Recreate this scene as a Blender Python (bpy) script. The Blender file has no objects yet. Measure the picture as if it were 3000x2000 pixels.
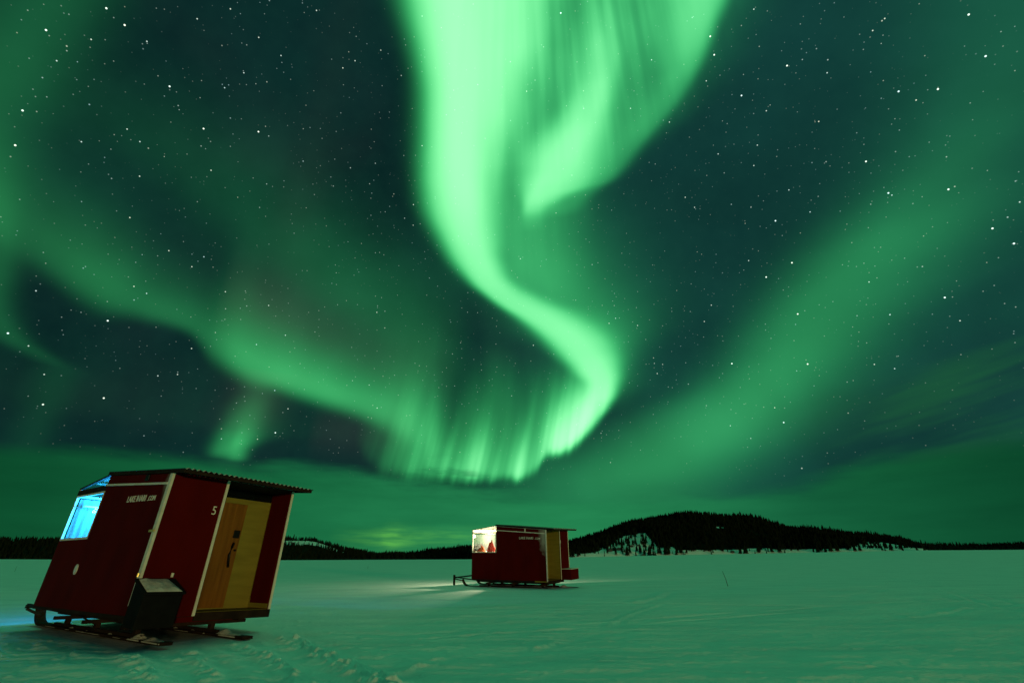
import bpy, bmesh, math, random
import numpy as np
from mathutils import Vector, Matrix, noise as mnoise

R = math.radians
random.seed(5)
rng = np.random.default_rng(11)
scene = bpy.context.scene
COL = scene.collection

# ------------------------------------------------------------------ helpers
def srgb(r, g, b):
    f = lambda c: (c/255/12.92) if c/255 <= .04045 else ((c/255+.055)/1.055)**2.4
    return (f(r), f(g), f(b), 1)

def tag(o, label=None, cat=None, group=None, kind=None):
    if label: o['label'] = label
    if cat: o['category'] = cat
    if group: o['group'] = group
    if kind: o['kind'] = kind
    return o

def empty(name, loc=(0, 0, 0), rz=0, ry=0, rx=0):
    o = bpy.data.objects.new(name, None)
    o.empty_display_size = .3
    o.location = loc
    o.rotation_euler = (rx, ry, rz)
    COL.objects.link(o)
    return o

class MB:
    """collects simple shapes into one mesh"""
    def __init__(s): s.bm = bmesh.new()
    def box(s, x0, x1, y0, y1, z0, z1, M=None):
        r = bmesh.ops.create_cube(s.bm, size=1)
        vs = r['verts']
        bmesh.ops.scale(s.bm, vec=(x1-x0, y1-y0, z1-z0), verts=vs)
        bmesh.ops.translate(s.bm, vec=((x0+x1)/2, (y0+y1)/2, (z0+z1)/2), verts=vs)
        if M: bmesh.ops.transform(s.bm, matrix=M, verts=vs)
        return vs
    def prism(s, pts, axis, a, b):
        """pts in the other two axes (in order), extruded a..b along axis"""
        def P(u, v, w):
            return {0: (w, u, v), 1: (u, w, v), 2: (u, v, w)}[axis]
        A = [s.bm.verts.new(P(u, v, a)) for u, v in pts]
        B = [s.bm.verts.new(P(u, v, b)) for u, v in pts]
        n = len(pts)
        fs = [s.bm.faces.new(A), s.bm.faces.new(B[::-1])]
        for i in range(n):
            j = (i+1) % n
            s.bm.faces.new((A[i], B[i], B[j], A[j]))
        bmesh.ops.recalc_face_normals(s.bm, faces=s.bm.faces[:])
        return fs
    def tube(s, pts, r, n=8, r1=None):
        pts = [Vector(p) for p in pts]
        rings = []
        N = len(pts)
        for i, p in enumerate(pts):
            d = (pts[min(i+1, N-1)]-pts[max(i-1, 0)]).normalized()
            u = d.cross(Vector((0, 0, 1)))
            if u.length < .05: u = d.cross(Vector((0, 1, 0)))
            u.normalize(); v = d.cross(u)
            rr = r if r1 is None else r+(r1-r)*i/(N-1)
            rings.append([s.bm.verts.new(p+rr*(math.cos(2*math.pi*k/n)*u+math.sin(2*math.pi*k/n)*v)) for k in range(n)])
        for a, b in zip(rings, rings[1:]):
            for k in range(n):
                s.bm.faces.new((a[k], a[(k+1) % n], b[(k+1) % n], b[k]))
        s.bm.faces.new(rings[0][::-1]); s.bm.faces.new(rings[-1])
        return s
    def beam(s, p, q, w, h):
        """rectangular bar from p to q"""
        p = Vector(p); q = Vector(q); d = (q-p); L = d.length; d.normalize()
        u = d.cross(Vector((0, 0, 1)))
        if u.length < .05: u = Vector((0, 1, 0))
        u.normalize(); v = u.cross(d)
        M = Matrix((( d.x, u.x, v.x, p.x), (d.y, u.y, v.y, p.y), (d.z, u.z, v.z, p.z), (0, 0, 0, 1)))
        s.box(0, L, -w/2, w/2, -h/2, h/2, M)
    def build(s, name, mat, parent=None, bevel=0, smooth=False):
        if bevel:
            es = [e for e in s.bm.edges if len(e.link_faces) == 2 and e.calc_face_angle(0) > .6]
            bmesh.ops.bevel(s.bm, geom=es, offset=bevel, segments=2, affect='EDGES', profile=.6)
        me = bpy.data.meshes.new(name)
        s.bm.to_mesh(me); s.bm.free()
        if smooth: me.polygons.foreach_set('use_smooth', [True]*len(me.polygons))
        o = bpy.data.objects.new(name, me)
        me.materials.append(mat)
        COL.objects.link(o)
        if parent: o.parent = parent
        return o

def np_mesh(name, V, F, mat, smooth=True):
    """V (n,3), F (m,3|4)"""
    me = bpy.data.meshes.new(name)
    k = F.shape[1]
    me.vertices.add(len(V)); me.vertices.foreach_set('co', np.ascontiguousarray(V, np.float32).ravel())
    me.loops.add(F.size); me.loops.foreach_set('vertex_index', np.ascontiguousarray(F, np.int32).ravel())
    me.polygons.add(len(F))
    me.polygons.foreach_set('loop_start', np.arange(0, F.size, k, dtype=np.int32))
    me.polygons.foreach_set('use_smooth', np.full(len(F), smooth))
    me.update(calc_edges=True)
    me.materials.append(mat)
    o = bpy.data.objects.new(name, me)
    COL.objects.link(o)
    return o

def vnoise(x, y, seed=0):
    xi = np.floor(x).astype(np.int64); yi = np.floor(y).astype(np.int64)
    fx = x-xi; fy = y-yi
    fx = fx*fx*fx*(fx*(fx*6-15)+10); fy = fy*fy*fy*(fy*(fy*6-15)+10)
    def h(a, b):
        n = (a*374761393+b*668265263+seed*982451653) & 0x7fffffff
        n = ((n ^ (n >> 13))*1274126177) & 0x7fffffff
        return ((n ^ (n >> 16)) & 0xffff)/65535.0
    a = h(xi, yi); b = h(xi+1, yi); c = h(xi, yi+1); d = h(xi+1, yi+1)
    return (a*(1-fx)+b*fx)*(1-fy)+(c*(1-fx)+d*fx)*fy-.5
def fbm(x, y, oct=4, seed=0):
    t = 0; a = 1.0
    for o in range(oct):
        t = t+a*vnoise(x*2**o, y*2**o, seed+o*7); a *= .5
    return t
def sstep(a, b, x):
    t = np.clip((x-a)/(b-a), 0, 1); return t*t*(3-2*t)

# ------------------------------------------------------------------ camera
F_PX, PITCH, ROLL, CAM_H = 1387.4, .4300, -.004, 1.1745
FW = Vector((0, math.cos(PITCH), math.sin(PITCH)))
r0 = Vector((1, 0, 0)); u0 = r0.cross(FW)
RT = r0*math.cos(ROLL)+u0*math.sin(ROLL); UP = RT.cross(FW)
cd = bpy.data.cameras.new('camera'); cam = bpy.data.objects.new('camera', cd); COL.objects.link(cam)
cd.sensor_width = 36; cd.lens = F_PX*36/3000; cd.clip_end = 20000; cd.clip_start = .05
M3 = Matrix((RT, UP, -FW)).transposed()
cam.matrix_world = Matrix.Translation((0, 0, CAM_H)) @ M3.to_4x4()
scene.camera = cam

def ray(px, py):
    d = FW+RT*((px-1500)/F_PX)+UP*((1000-py)/F_PX)
    return d.normalized()
def azel(px, py):
    d = ray(px, py); return math.atan2(d.x, d.y), math.asin(max(-1, min(1, d.z)))
def on_ground(px, py, z=0):
    d = ray(px, py); k = (z-CAM_H)/d.z
    return (d.x*k, d.y*k)

# ------------------------------------------------------------------ world: night sky, aurora and stars
world = bpy.data.worlds.new('World'); scene.world = world
world.use_nodes = True
NT = world.node_tree; NT.nodes.clear()
def nd(t, **kw):
    n = NT.nodes.new(t)
    for k, v in kw.items(): setattr(n, k, v)
    return n
def wire(a, b): NT.links.new(a, b)
def setin(sock, v):
    if hasattr(v, 'is_output'): wire(v, sock)
    else: sock.default_value = v
def MA(op, a, b=None, c=None, clamp=False):
    n = nd('ShaderNodeMath', operation=op, use_clamp=clamp)
    setin(n.inputs[0], a)
    if b is not None: setin(n.inputs[1], b)
    if c is not None: setin(n.inputs[2], c)
    return n.outputs[0]
def VM(op, a, b=None):
    n = nd('ShaderNodeVectorMath', operation=op)
    setin(n.inputs[0], a)
    if b is not None: setin(n.inputs[1], b)
    return n.outputs['Value'] if op in ('DOT_PRODUCT', 'DISTANCE', 'LENGTH') else n.outputs[0]
def SM(x, a, b, lo=0.0, hi=1.0, mode='SMOOTHSTEP'):
    n = nd('ShaderNodeMapRange', interpolation_type=mode)
    n.clamp = True
    setin(n.inputs[0], x)
    n.inputs[1].default_value = a; n.inputs[2].default_value = b
    n.inputs[3].default_value = lo; n.inputs[4].default_value = hi
    return n.outputs[0]
def FC(x, pts):
    n = nd('ShaderNodeFloatCurve')
    m = n.mapping; m.use_clip = False; m.extend = 'HORIZONTAL'
    c = m.curves[0]
    pts = sorted(pts)
    c.points[0].location = pts[0]; c.points[1].location = pts[-1]
    for p in pts[1:-1]: c.points.new(*p)
    for p in c.points: p.handle_type = 'AUTO_CLAMPED'
    m.update()
    setin(n.inputs['Value'], x)
    return n.outputs['Value']

tc = nd('ShaderNodeTexCoord'); DIR = VM('NORMALIZE', tc.outputs['Generated'])
sx = nd('ShaderNodeSeparateXYZ'); wire(DIR, sx.inputs[0])
AZ = MA('ARCTAN2', sx.outputs[0], sx.outputs[1])
EL = MA('ARCSINE', sx.outputs[2])
AZR = R(150)
tA = MA('MULTIPLY_ADD', AZ, 1/AZR, .5)           # -75..75 deg -> 0..1
tE = MA('DIVIDE', EL, R(90))                     # 0..90 deg -> 0..1
def nA(a): return a/AZR+.5
def nE(e): return e/R(90)
def NOISE(vec, scale, detail=2, rough=.5, dim='3D'):
    n = nd('ShaderNodeTexNoise', noise_dimensions=dim)
    if dim == '1D': setin(n.inputs['W'], vec)
    else: setin(n.inputs['Vector'], vec)
    n.inputs['Scale'].default_value = scale; n.inputs['Detail'].default_value = detail
    n.inputs['Roughness'].default_value = rough
    return n.outputs[0]
def XYZ(a, b, c=0.0):
    n = nd('ShaderNodeCombineXYZ')
    setin(n.inputs[0], a); setin(n.inputs[1], b); setin(n.inputs[2], c)
    return n.outputs[0]

def prof(d, wl, wr, nl, nr):
    dl = MA('DIVIDE', MA('MAXIMUM', MA('MULTIPLY', d, -1), 0), wl)
    dr = MA('DIVIDE', MA('MAXIMUM', d, 0), wr)
    e = MA('ADD', MA('POWER', dl, nl), MA('POWER', dr, nr))
    return MA('EXPONENT', MA('MULTIPLY', e, -.693))

def ribbon_x(rows, nl=2.5, nr=2.0, warp=None):
    """azimuth as a function of elevation; rows (y, xl, xc, xr, I) in photo pixels -> sky angles"""
    c, wl, wr, I = [], [], [], []
    for y, xl, xc, xr, i in rows:
        a, e = azel(xc, y)
        c.append((nE(e), nA(a)))
        wl.append((nE(e), max(.002, nA(a)-nA(azel(xl, y)[0])))); wr.append((nE(e), max(.002, nA(azel(xr, y)[0])-nA(a))))
        I.append((nE(e), i))
    d = MA('SUBTRACT', tA if warp is None else MA('ADD', tA, warp), FC(tE, c))
    return MA('MULTIPLY', prof(d, FC(tE, wl), FC(tE, wr), nl, nr), FC(tE, I))

def ribbon_y(cols, nlo=3.0, nhi=1.6, warp=None):
    """elevation as a function of azimuth; cols (x, ylow, yc, yhigh, I)"""
    c, wl, wr, I = [], [], [], []
    for x, yl, yc, yh, i in cols:
        a, e = azel(x, yc)
        c.append((nA(a), nE(e)))
        wl.append((nA(a), max(.002, nE(e)-nE(azel(x, yl)[1])))); wr.append((nA(a), max(.002, nE(azel(x, yh)[1])-nE(e))))
        I.append((nA(a), i))
    d = MA('SUBTRACT', tE if warp is None else MA('ADD', tE, warp), FC(tA, c))
    return MA('MULTIPLY', prof(d, FC(tA, wl), FC(tA, wr), nlo, nhi), FC(tA, I))

soft = NOISE(DIR, 2.6, 3, .5)                                   # slow variation
rays = NOISE(XYZ(MA('MULTIPLY_ADD', EL, -3.0, MA('MULTIPLY', AZ, 12.5)), MA('MULTIPLY', EL, 1.2), 2.6), 1.0, 2, .5)   # fine vertical rays
rays_f = NOISE(XYZ(MA('MULTIPLY_ADD', EL, -9.0, MA('MULTIPLY', AZ, 42.0)), MA('MULTIPLY', EL, 2.0), 5.1), 1.0, 2, .55)
rays_lo = NOISE(XYZ(MA('MULTIPLY', AZ, 13.0), MA('MULTIPLY', EL, 1.6), 4.0), 1.0, 2, .5)
wav = MA('MULTIPLY', MA('SUBTRACT', NOISE(DIR, 9.0, 2, .5), .5), .006)

parts = []
# the bright main band, from overhead down to the fold
parts.append(ribbon_x([
    (-900, 1100, 1340, 1540, .74), (0, 1212, 1340, 1486, .76), (100, 1235, 1345, 1478, .78), (200, 1256, 1354, 1470, .78), (300, 1270, 1355, 1458, .78), (400, 1270, 1350, 1444, .79),
    (500, 1264, 1350, 1434, .80), (600, 1270, 1356, 1430, .80), (700, 1302, 1376, 1438, .80), (770, 1340, 1403, 1452, .78),
    (830, 1388, 1436, 1492, .74), (880, 1450, 1490, 1565, .68), (930, 1525, 1572, 1660, .68), (980, 1592, 1650, 1735, .70),
    (1030, 1643, 1705, 1778, .75), (1080, 1692, 1748, 1800, .84), (1130, 1728, 1768, 1803, .86), (1180, 1720, 1764, 1788, .66),
    (1240, 1700, 1728, 1748, .34), (1300, 1645, 1668, 1690, .1), (1340, 1590, 1615, 1640, 0)], 3.0, 2.6, wav))
parts.append(ribbon_x([(-500, 1230, 1330, 1430, .26), (0, 1262, 1340, 1425, .27), (200, 1290, 1350, 1422, .28), (400, 1300, 1355, 1412, .30), (550, 1310, 1360, 1408, .28), (650, 1325, 1370, 1412, .18), (740, 1350, 1395, 1435, .08), (820, 1400, 1440, 1480, .0)], 2.2, 2.2))
# soft glow to the right of the band's bend, and its bluish outer edge
parts.append(ribbon_x([
    (450, 1400, 1480, 1560, .0), (600, 1400, 1500, 1640, .13), (700, 1420, 1530, 1680, .18), (800, 1440, 1570, 1720, .21), (880, 1520, 1640, 1780, .21),
    (960, 1600, 1720, 1830, .24), (1040, 1700, 1780, 1850, .16), (1120, 1730, 1790, 1850, .1), (1220, 1700, 1740, 1800, 0)], 2.0, 1.7))
parts.append(ribbon_x([
    (-300, 1150, 1270, 1340, .16), (0, 1185, 1270, 1340, .22), (200, 1235, 1290, 1350, .22), (400, 1235, 1290, 1360, .2), (600, 1245, 1290, 1380, .14), (750, 1300, 1360, 1430, 0)], 2.2, 2.0))
# the fan that fills the upper middle, streaked
fan = ribbon_x([
    (-600, 1400, 1700, 2230, .42), (0, 1400, 1640, 2110, .33), (150, 1400, 1620, 2060, .35), (300, 1410, 1600, 1965, .35), (420, 1410, 1600, 1880, .32),
    (520, 1400, 1600, 1770, .20), (600, 1400, 1540, 1690, .13), (700, 1430, 1540, 1670, .10), (820, 1460, 1580, 1700, .06), (900, 1500, 1600, 1700, .0)], 3.0, 3.2)
streak = NOISE(XYZ(MA('MULTIPLY', AZ, 24.0), MA('MULTIPLY', EL, 3.0), 9.0), 1.0, 2, .5)
fan = MA('MULTIPLY', fan, SM(NOISE(DIR, 6.5, 2, .5), .3, .7, .78, 1.16))
parts.append(MA('MULTIPLY', MA('MULTIPLY', fan, SM(rays_lo, .25, .8, .82, 1.18)), SM(streak, .3, .7, .84, 1.14)))
# green shoulder on the right of the main band
parts.append(ribbon_x([(-400, 1480, 1560, 1640, .3), (0, 1450, 1530, 1610, .30), (150, 1445, 1510, 1570, .32), (280, 1430, 1480, 1530, .26), (400, 1420, 1460, 1500, .12), (520, 1400, 1440, 1480, .0)], 2.2, 2.2))
# bright finger inside the fan
parts.append(ribbon_x([
    (-100, 1690, 1760, 1830, .0), (60, 1700, 1756, 1812, .10), (180, 1698, 1752, 1806, .18), (260, 1688, 1744, 1792, .38), (350, 1640, 1715, 1768, .58), (430, 1592, 1672, 1748, .72),
    (500, 1562, 1632, 1730, .74), (550, 1546, 1590, 1700, .68), (580, 1540, 1568, 1640, .60), (610, 1536, 1556, 1600, .38), (650, 1530, 1550, 1590, .08), (680, 1530, 1550, 1590, .0)], 2.6, 2.6, wav))
# right-hand edge of the fan
parts.append(ribbon_x([
    (-500, 1960, 2090, 2200, .5), (0, 1950, 2060, 2145, .46), (100, 1950, 2040, 2100, .40), (200, 1940, 2010, 2060, .26), (300, 1880, 1950, 2000, .15), (420, 1780, 1850, 1895, .12),
    (520, 1680, 1760, 1810, .12), (580, 1600, 1680, 1730, .10), (640, 1560, 1620, 1680, 0)], 2.0, 3.0))
# lower curtain with rays
lowc = ribbon_y([
    (1040, 1290, 1260, 1160, .0), (1130, 1382, 1330, 1190, .05), (1170, 1392, 1350, 1230, .12), (1240, 1396, 1350, 1230, .18), (1290, 1398, 1358, 1285, .34), (1350, 1400, 1365, 1295, .34),
    (1420, 1402, 1372, 1288, .62), (1470, 1400, 1374, 1300, .56), (1530, 1398, 1370, 1295, .82), (1570, 1376, 1345, 1262, .82), (1600, 1330, 1300, 1222, .8),
    (1650, 1315, 1282, 1205, .8), (1700, 1272, 1232, 1165, .72), (1740, 1232, 1190, 1140, .45), (1775, 1185, 1155, 1120, .15), (1800, 1150, 1120, 1090, .0)], 3.2, 1.5, MA('MULTIPLY', MA('SUBTRACT', rays_f, .5), .012))
parts.append(MA('MULTIPLY', MA('MULTIPLY', lowc, SM(rays, .3, .7, .55, 1.75)), SM(rays_f, .3, .7, .8, 1.18)))
# fainter tall rays above it
tall = ribbon_y([
    (1150, 1300, 1270, 1160, .0), (1220, 1320, 1240, 1130, .05), (1320, 1330, 1240, 1140, .05), (1450, 1330, 1200, 1090, .09), (1560, 1300, 1210, 1110, .08), (1650, 1260, 1160, 1080, .08), (1720, 1200, 1140, 1080, .0)], 2.2, 2.2)
parts.append(MA('MULTIPLY', tall, SM(rays_lo, .3, .7, .5, 1.4)))
# left diagonal band
parts.append(MA('MULTIPLY', ribbon_y([
    (-900, 300, 180, 0, .07), (-200, 600, 480, 350, .09), (0, 690, 600, 500, .09), (170, 800, 725, 620, .12), (300, 890, 815, 720, .15), (430, 930, 885, 805, .12), (560, 970, 935, 865, .12),
    (650, 1050, 990, 890, .22), (740, 1108, 1050, 965, .35), (830, 1136, 1090, 1010, .36), (930, 1170, 1125, 1050, .34), (1060, 1212, 1165, 1090, .27), (1170, 1262, 1200, 1110, .22), (1240, 1300, 1230, 1130, .1), (1330, 1330, 1260, 1150, .0)], 3.2, 1.35),
    SM(soft, .3, .75, .62, 1.0)))
# second, fainter band above it
parts.append(MA('MULTIPLY', ribbon_y([
    (-300, 250, 100, -100, .02), (100, 360, 240, 100, .02), (430, 490, 380, 250, .035), (620, 650, 540, 390, .05), (800, 800, 690, 520, .065), (960, 910, 800, 640, .085), (1120, 1010, 900, 750, .08), (1260, 1100, 1000, 860, .07), (1400, 1180, 1100, 960, .0)], 2.0, 1.8),
    SM(soft, .3, .75, .40, .85)))
parts.append(ribbon_x([(300, -300, -60, 130, .05), (700, -100, 0, 60, .06), (950, -100, 0, 60, .05), (1080, 120, 180, 230, .015)], 2, 2))
# slanted pair of rays low on the left
parts.append(ribbon_x([(1100, 730, 770, 830, .0), (1180, 690, 735, 790, .05), (1250, 655, 690, 760, .10), (1310, 628, 665, 690, .17), (1330, 620, 655, 678, .12), (1345, 615, 650, 672, .0)], 2.4, 1.8))
parts.append(ribbon_x([(1100, 770, 790, 820, .0), (1200, 715, 745, 775, .03), (1280, 688, 708, 745, .12), (1320, 675, 698, 722, .19), (1345, 668, 692, 715, .10), (1356, 665, 690, 710, .0)], 2.4, 2.0))
# broad right-hand band
parts.append(MA('MULTIPLY', ribbon_x([
    (-600, 2500, 2900, 3400, .03), (100, 2560, 2950, 3300, .045), (400, 2500, 2820, 3260, .075), (600, 2400, 2640, 3000, .12), (750, 2320, 2530, 2900, .19), (900, 2230, 2390, 2720, .20), (1050, 2150, 2310, 2520, .22),
    (1200, 1940, 2170, 2390, .23), (1300, 1780, 2040, 2270, .22), (1370, 1650, 1930, 2150, .21), (1430, 1560, 1850, 2080, .17), (1520, 1500, 1780, 2000, .12)], 2.1, 2.0),
    SM(soft, .3, .75, .66, .96)))
AUR = parts[0]
for p in parts[1:]: AUR = MA('ADD', AUR, p)
# unseen glow added above the frame to light the snow; behind the viewer only a dim glow
zen = MA('MULTIPLY', SM(EL, R(61), R(73)), SM(sx.outputs[1], .0, .30, .06, 2.02))
AUR = MA('MULTIPLY', AUR, SM(EL, R(66), R(86), 1, .25))
side = SM(MA('ABSOLUTE', AZ), R(66), R(84), 1, .0)
AUR = MA('MULTIPLY', AUR, MA('MAXIMUM', side, MA('MULTIPLY', SM(EL, R(50), R(70)), .4)))

def colr(fac, rgb):
    n = nd('ShaderNodeVectorMath', operation='SCALE')
    n.inputs[0].default_value = rgb[:3]
    setin(n.inputs['Scale'], fac)
    return n.outputs[0]
E1 = MA('SUBTRACT', 1.06, MA('MULTIPLY', MA('EXPONENT', MA('MULTIPLY', AUR, -1.25)), 1.06))
E1 = MA('MULTIPLY', E1, SM(AUR, 0, .6, .80, 1.0))
E1 = MA('MULTIPLY', E1, 1.18)
aur_col = VM('ADD', colr(E1, (.085, 1.16, .30)), colr(MA('MULTIPLY', MA('MULTIPLY', E1, E1), E1), (.30, .0, .22)))
# dark night behind: teal on the left, greener to the right
basef = FC(tA, [(0, .018), (.25, .022), (.42, .020), (.52, .034), (.62, .038), (.72, .042), (.85, .050), (1, .040)])
base = VM('ADD', colr(MA('MULTIPLY', basef, SM(soft, .3, .7, .8, 1.2)), (.10, 1.0, .80)), colr(1.0, (.0012, .0018, .0042)))
mag = MA('MULTIPLY', SM(NOISE(DIR, 3.4, 2, .5), .52, .75), SM(tA, .62, .45))
base = VM('ADD', base, colr(mag, (.0028, .001, .002)))
pink = MA('ADD', ribbon_x([(1080, 700, 770, 850, 0), (1140, 690, 760, 830, .8), (1210, 670, 735, 800, .7), (1290, 640, 690, 740, .0)], 2, 2),
          ribbon_y([(640, 960, 860, 760, 0), (800, 1000, 920, 830, .8), (900, 1050, 960, 870, .7), (1050, 1110, 1040, 940, .5), (1200, 1180, 1090, 1000, .35), (1350, 1200, 1100, 1000, 0)], 2, 2))
pink = MA('ADD', pink, ribbon_y([(900, 1310, 1260, 1200, 0), (1020, 1320, 1260, 1200, .5), (1130, 1330, 1270, 1200, .5), (1220, 1340, 1280, 1210, 0)], 2, 2))
base = VM('ADD', base, colr(pink, (.020, .006, .010)))
sky = VM('ADD', VM('ADD', base, aur_col), colr(zen, (.03, 1.0, .40)))
# a little unevenness like a long, sensitive exposure
sky = VM('ADD', sky, colr(MA('SUBTRACT', NOISE(DIR, 30.0, 2, .6), .5), (.002, .010, .006)))

# stars
def vor(scale, r):
    n = nd('ShaderNodeTexVoronoi', feature='F1', voronoi_dimensions='3D')
    wire(DIR, n.inputs['Vector']); n.inputs['Scale'].default_value = scale
    sp = nd('ShaderNodeSeparateXYZ'); wire(n.outputs['Color'], sp.inputs[0])
    return MA('MULTIPLY', SM(n.outputs['Distance'], r*scale, r*scale*.35, 0, 1), MA('POWER', sp.outputs[0], 2.2))
star = MA('ADD', MA('MULTIPLY', vor(66.0, .0013), .55), MA('MULTIPLY', vor(125.0, .0011), .34))
S1000 = {
 (0, 0): [(698,56,2),(818,166,2),(302,199,2),(598,260,1),(964,273,1),(372,400,1),(508,407,0),(1113,568,2),(148,726,2),(100,954,2),(534,931,1),(834,848,1),(1336,845,2),(1696,865,2),(1698,247,1),(1294,125,1),(1512,60,1),(1844,366,1),(1474,577,1),(1600,479,1),(1679,551,0),(1176,721,0),(916,1157,1),(852,1428,1),(1078,1028,0),(1385,1118,1),(2077,70,1),(918,930,1),(1560,1295,0),(1990,846,0)],
 (1000, 0): [(10,447,1),(90,400,1),(1440,87,2),(1216,600,1),(530,957,1),(473,1343,1),(200,1268,0),(1898,712,1),(2153,802,1),(2060,1077,0),(288,1390,0),(2036,394,1),(410,1021,0)],
 (2000, 0): [(467,62,1),(181,240,2),(207,361,2),(1877,97,2),(1988,370,2),(1675,586,2),(1417,601,2),(1532,658,1),(685,432,2),(386,628,2),(1326,123,1),(1247,202,1),(1303,287,0),(948,479,1),(549,728,1),(574,690,0),(155,532,1),(490,953,1),(233,1011,1),(1203,1060,2),(1350,1267,2),(1373,1281,1),(1744,1243,2),(2033,1499,2),(2212,1326,1),(609,1449,2),(836,1391,1),(78,1361,1),(17,1295,1),(697,1247,1),(893,798,1),(467,1087,1)],
 (0, 700): [(1108,77,1),(1338,117,1),(1259,182,1),(707,536,2),(52,618,2),(879,311,1),(962,357,1),(236,340,1),(933,103,0),(681,1043,2),(282,1085,2),(1036,897,1),(1165,888,1),(1873,631,1),(1807,1270,2),(1257,718,1),(1690,1312,1),(1583,1344,0),(1453,1310,1),(1479,346,1),(1763,436,1),(187,701,1),(290,888,1),(1683,692,1),(1890,1113,1),(1803,993,1)],
 (1000, 700): [(233,481,1),(718,545,0),(1175,130,1),(1684,156,0),(349,893,0),(235,1108,1),(1260,697,1),(1766,1465,1),(2073,882,1),(1890,943,0),(1712,435,0),(1800,520,1),(1825,518,0),(1757,553,1),(1748,490,0),(1936,450,0),(1944,567,1)],
 (2000, 700): [(548,250,2),(717,156,2),(433,142,1),(1720,384,2),(2174,30,2),(1820,536,1),(1391,850,1),(1258,822,1),(755,492,2),(820,820,2),(323,817,2),(663,1203,2),(313,1224,1),(782,1503,2),(142,541,1),(1223,282,1),(447,1307,1),(604,1106,1),(188,434,1),(1360,497,1)]}
mins = [None, None, None]
for (ox, oy), L in S1000.items():
    for zx, zy, k in L:
        d = ray(ox+zx*1000/2240, oy+zy*1000/2240)
        q = VM('DISTANCE', DIR, tuple(d))
        mins[k] = q if mins[k] is None else MA('MINIMUM', mins[k], q)
for m, r, s in zip(mins, (.0009, .00115, .0015), (.42, .85, 1.7)):
    star = MA('ADD', star, MA('MULTIPLY', SM(m, r, r*.45, 0, 1), s))
star = MA('MULTIPLY', star, SM(EL, R(4), R(16)))
tint = NOISE(DIR, 40.0, 1, .5)
sky = VM('ADD', sky, VM('ADD', colr(MA('MULTIPLY', star, tint), (1.3, 1.2, .7)), colr(MA('MULTIPLY', star, MA('SUBTRACT', 1.0, tint)), (.35, .85, 1.1))))

# cloud bank low over the horizon and streaks of cloud on the right
cl_n = MA('SUBTRACT', NOISE(XYZ(MA('MULTIPLY', AZ, 5.0), MA('MULTIPLY', EL, 26.0), 2.0), 1.0, 4, .55), .5)
edge = FC(tA, [(nA(azel(x, y)[0]), nE(azel(x, y)[1])) for x, y in ((-300, 1290), (0, 1298), (300, 1312), (550, 1325), (700, 1350), (850, 1345), (1000, 1362), (1150, 1392), (1300, 1415), (1450, 1430), (1600, 1440), (1850, 1450), (2100, 1440), (2300, 1405), (2500, 1350), (2700, 1310), (3000, 1270), (3300, 1250))])
dE = MA('SUBTRACT', MA('MULTIPLY_ADD', cl_n, .030, edge), tE)
bank = SM(dE, -.006, .020)
bank = MA('MULTIPLY', bank, FC(tA, [(0, .93), (.30, .92), (.45, .92), (.56, .9), (.66, .8), (.78, .88), (1, .93)]))
bg = FC(tA, [(nA(azel(x, 1500)[0]), v) for x, v in ((-300, .055), (0, .070), (300, .090), (700, .125), (1100, .165), (1500, .190), (1900, .195), (2200, .150), (2500, .105), (3000, .065), (3400, .05))])
bg = MA('MULTIPLY', bg, MA('MULTIPLY_ADD', cl_n, .6, 1.0))
bg = MA('MULTIPLY', bg, SM(EL, R(0), R(12), 1.10, .95))
bank_col = VM('ADD', colr(bg, (.035, 1.0, .33)), colr(MA('MULTIPLY', bg, bg), (.22, .3, .2)))
def MIX(f, a, b):
    n = nd('ShaderNodeMix', data_type='RGBA')
    setin(n.inputs[0], f); wire(a, n.inputs[6]); wire(b, n.inputs[7])
    return n.outputs[2]
# wisps in front of the curtain foot
wisp = MA('MULTIPLY', SM(NOISE(XYZ(MA('MULTIPLY', AZ, 13.0), MA('MULTIPLY', EL, 48.0), 7.0), 1.0, 4, .55), .40, .68),
          ribbon_y([(1080, 1430, 1400, 1380, 0), (1180, 1422, 1400, 1378, .35), (1300, 1428, 1396, 1350, .6), (1420, 1432, 1408, 1388, .35), (1560, 1440, 1418, 1398, .1), (1700, 1440, 1420, 1400, 0)], 3, 3))
sky = MIX(wisp, sky, bank_col)
# streaks of thin cloud, right
strk = MA('MULTIPLY', SM(NOISE(XYZ(MA('MULTIPLY', AZ, 3.0), MA('MULTIPLY_ADD', EL, 22.0, MA('MULTIPLY', AZ, -3.6)), 1.0), 1.0, 3, .5), .40, .68),
          ribbon_x([(950, 2900, 3100, 3500, .0), (1060, 2600, 2900, 3500, .6), (1150, 2430, 2800, 3500, .75), (1250, 2380, 2800, 3500, .7), (1330, 2300, 2800, 3500, .5), (1420, 2300, 2800, 3500, 0)], 2.5, 2))
strk_col = colr(1.0, (.012, .105, .040))
sky = MIX(strk, sky, strk_col)
sky = MIX(bank, sky, bank_col)
# light breaking through low down
spot = ribbon_y([(960, 1595, 1572, 1556, 0), (1060, 1596, 1572, 1555, .05), (1115, 1600, 1572, 1553, .09), (1150, 1602, 1574, 1550, .17), (1180, 1600, 1574, 1553, .12), (1240, 1594, 1572, 1554, .07), (1350, 1590, 1572, 1554, .06), (1500, 1592, 1572, 1552, .03), (1700, 1592, 1572, 1552, 0)], 2.5, 2.0)
spot = MA('MULTIPLY', spot, SM(NOISE(XYZ(MA('MULTIPLY', AZ, 16.0), MA('MULTIPLY', EL, 130.0), 3.0), 1.0, 3, .55), .3, .7, .35, 1.35))
sky = VM('ADD', sky, colr(spot, (.42, 1.25, .05)))
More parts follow.
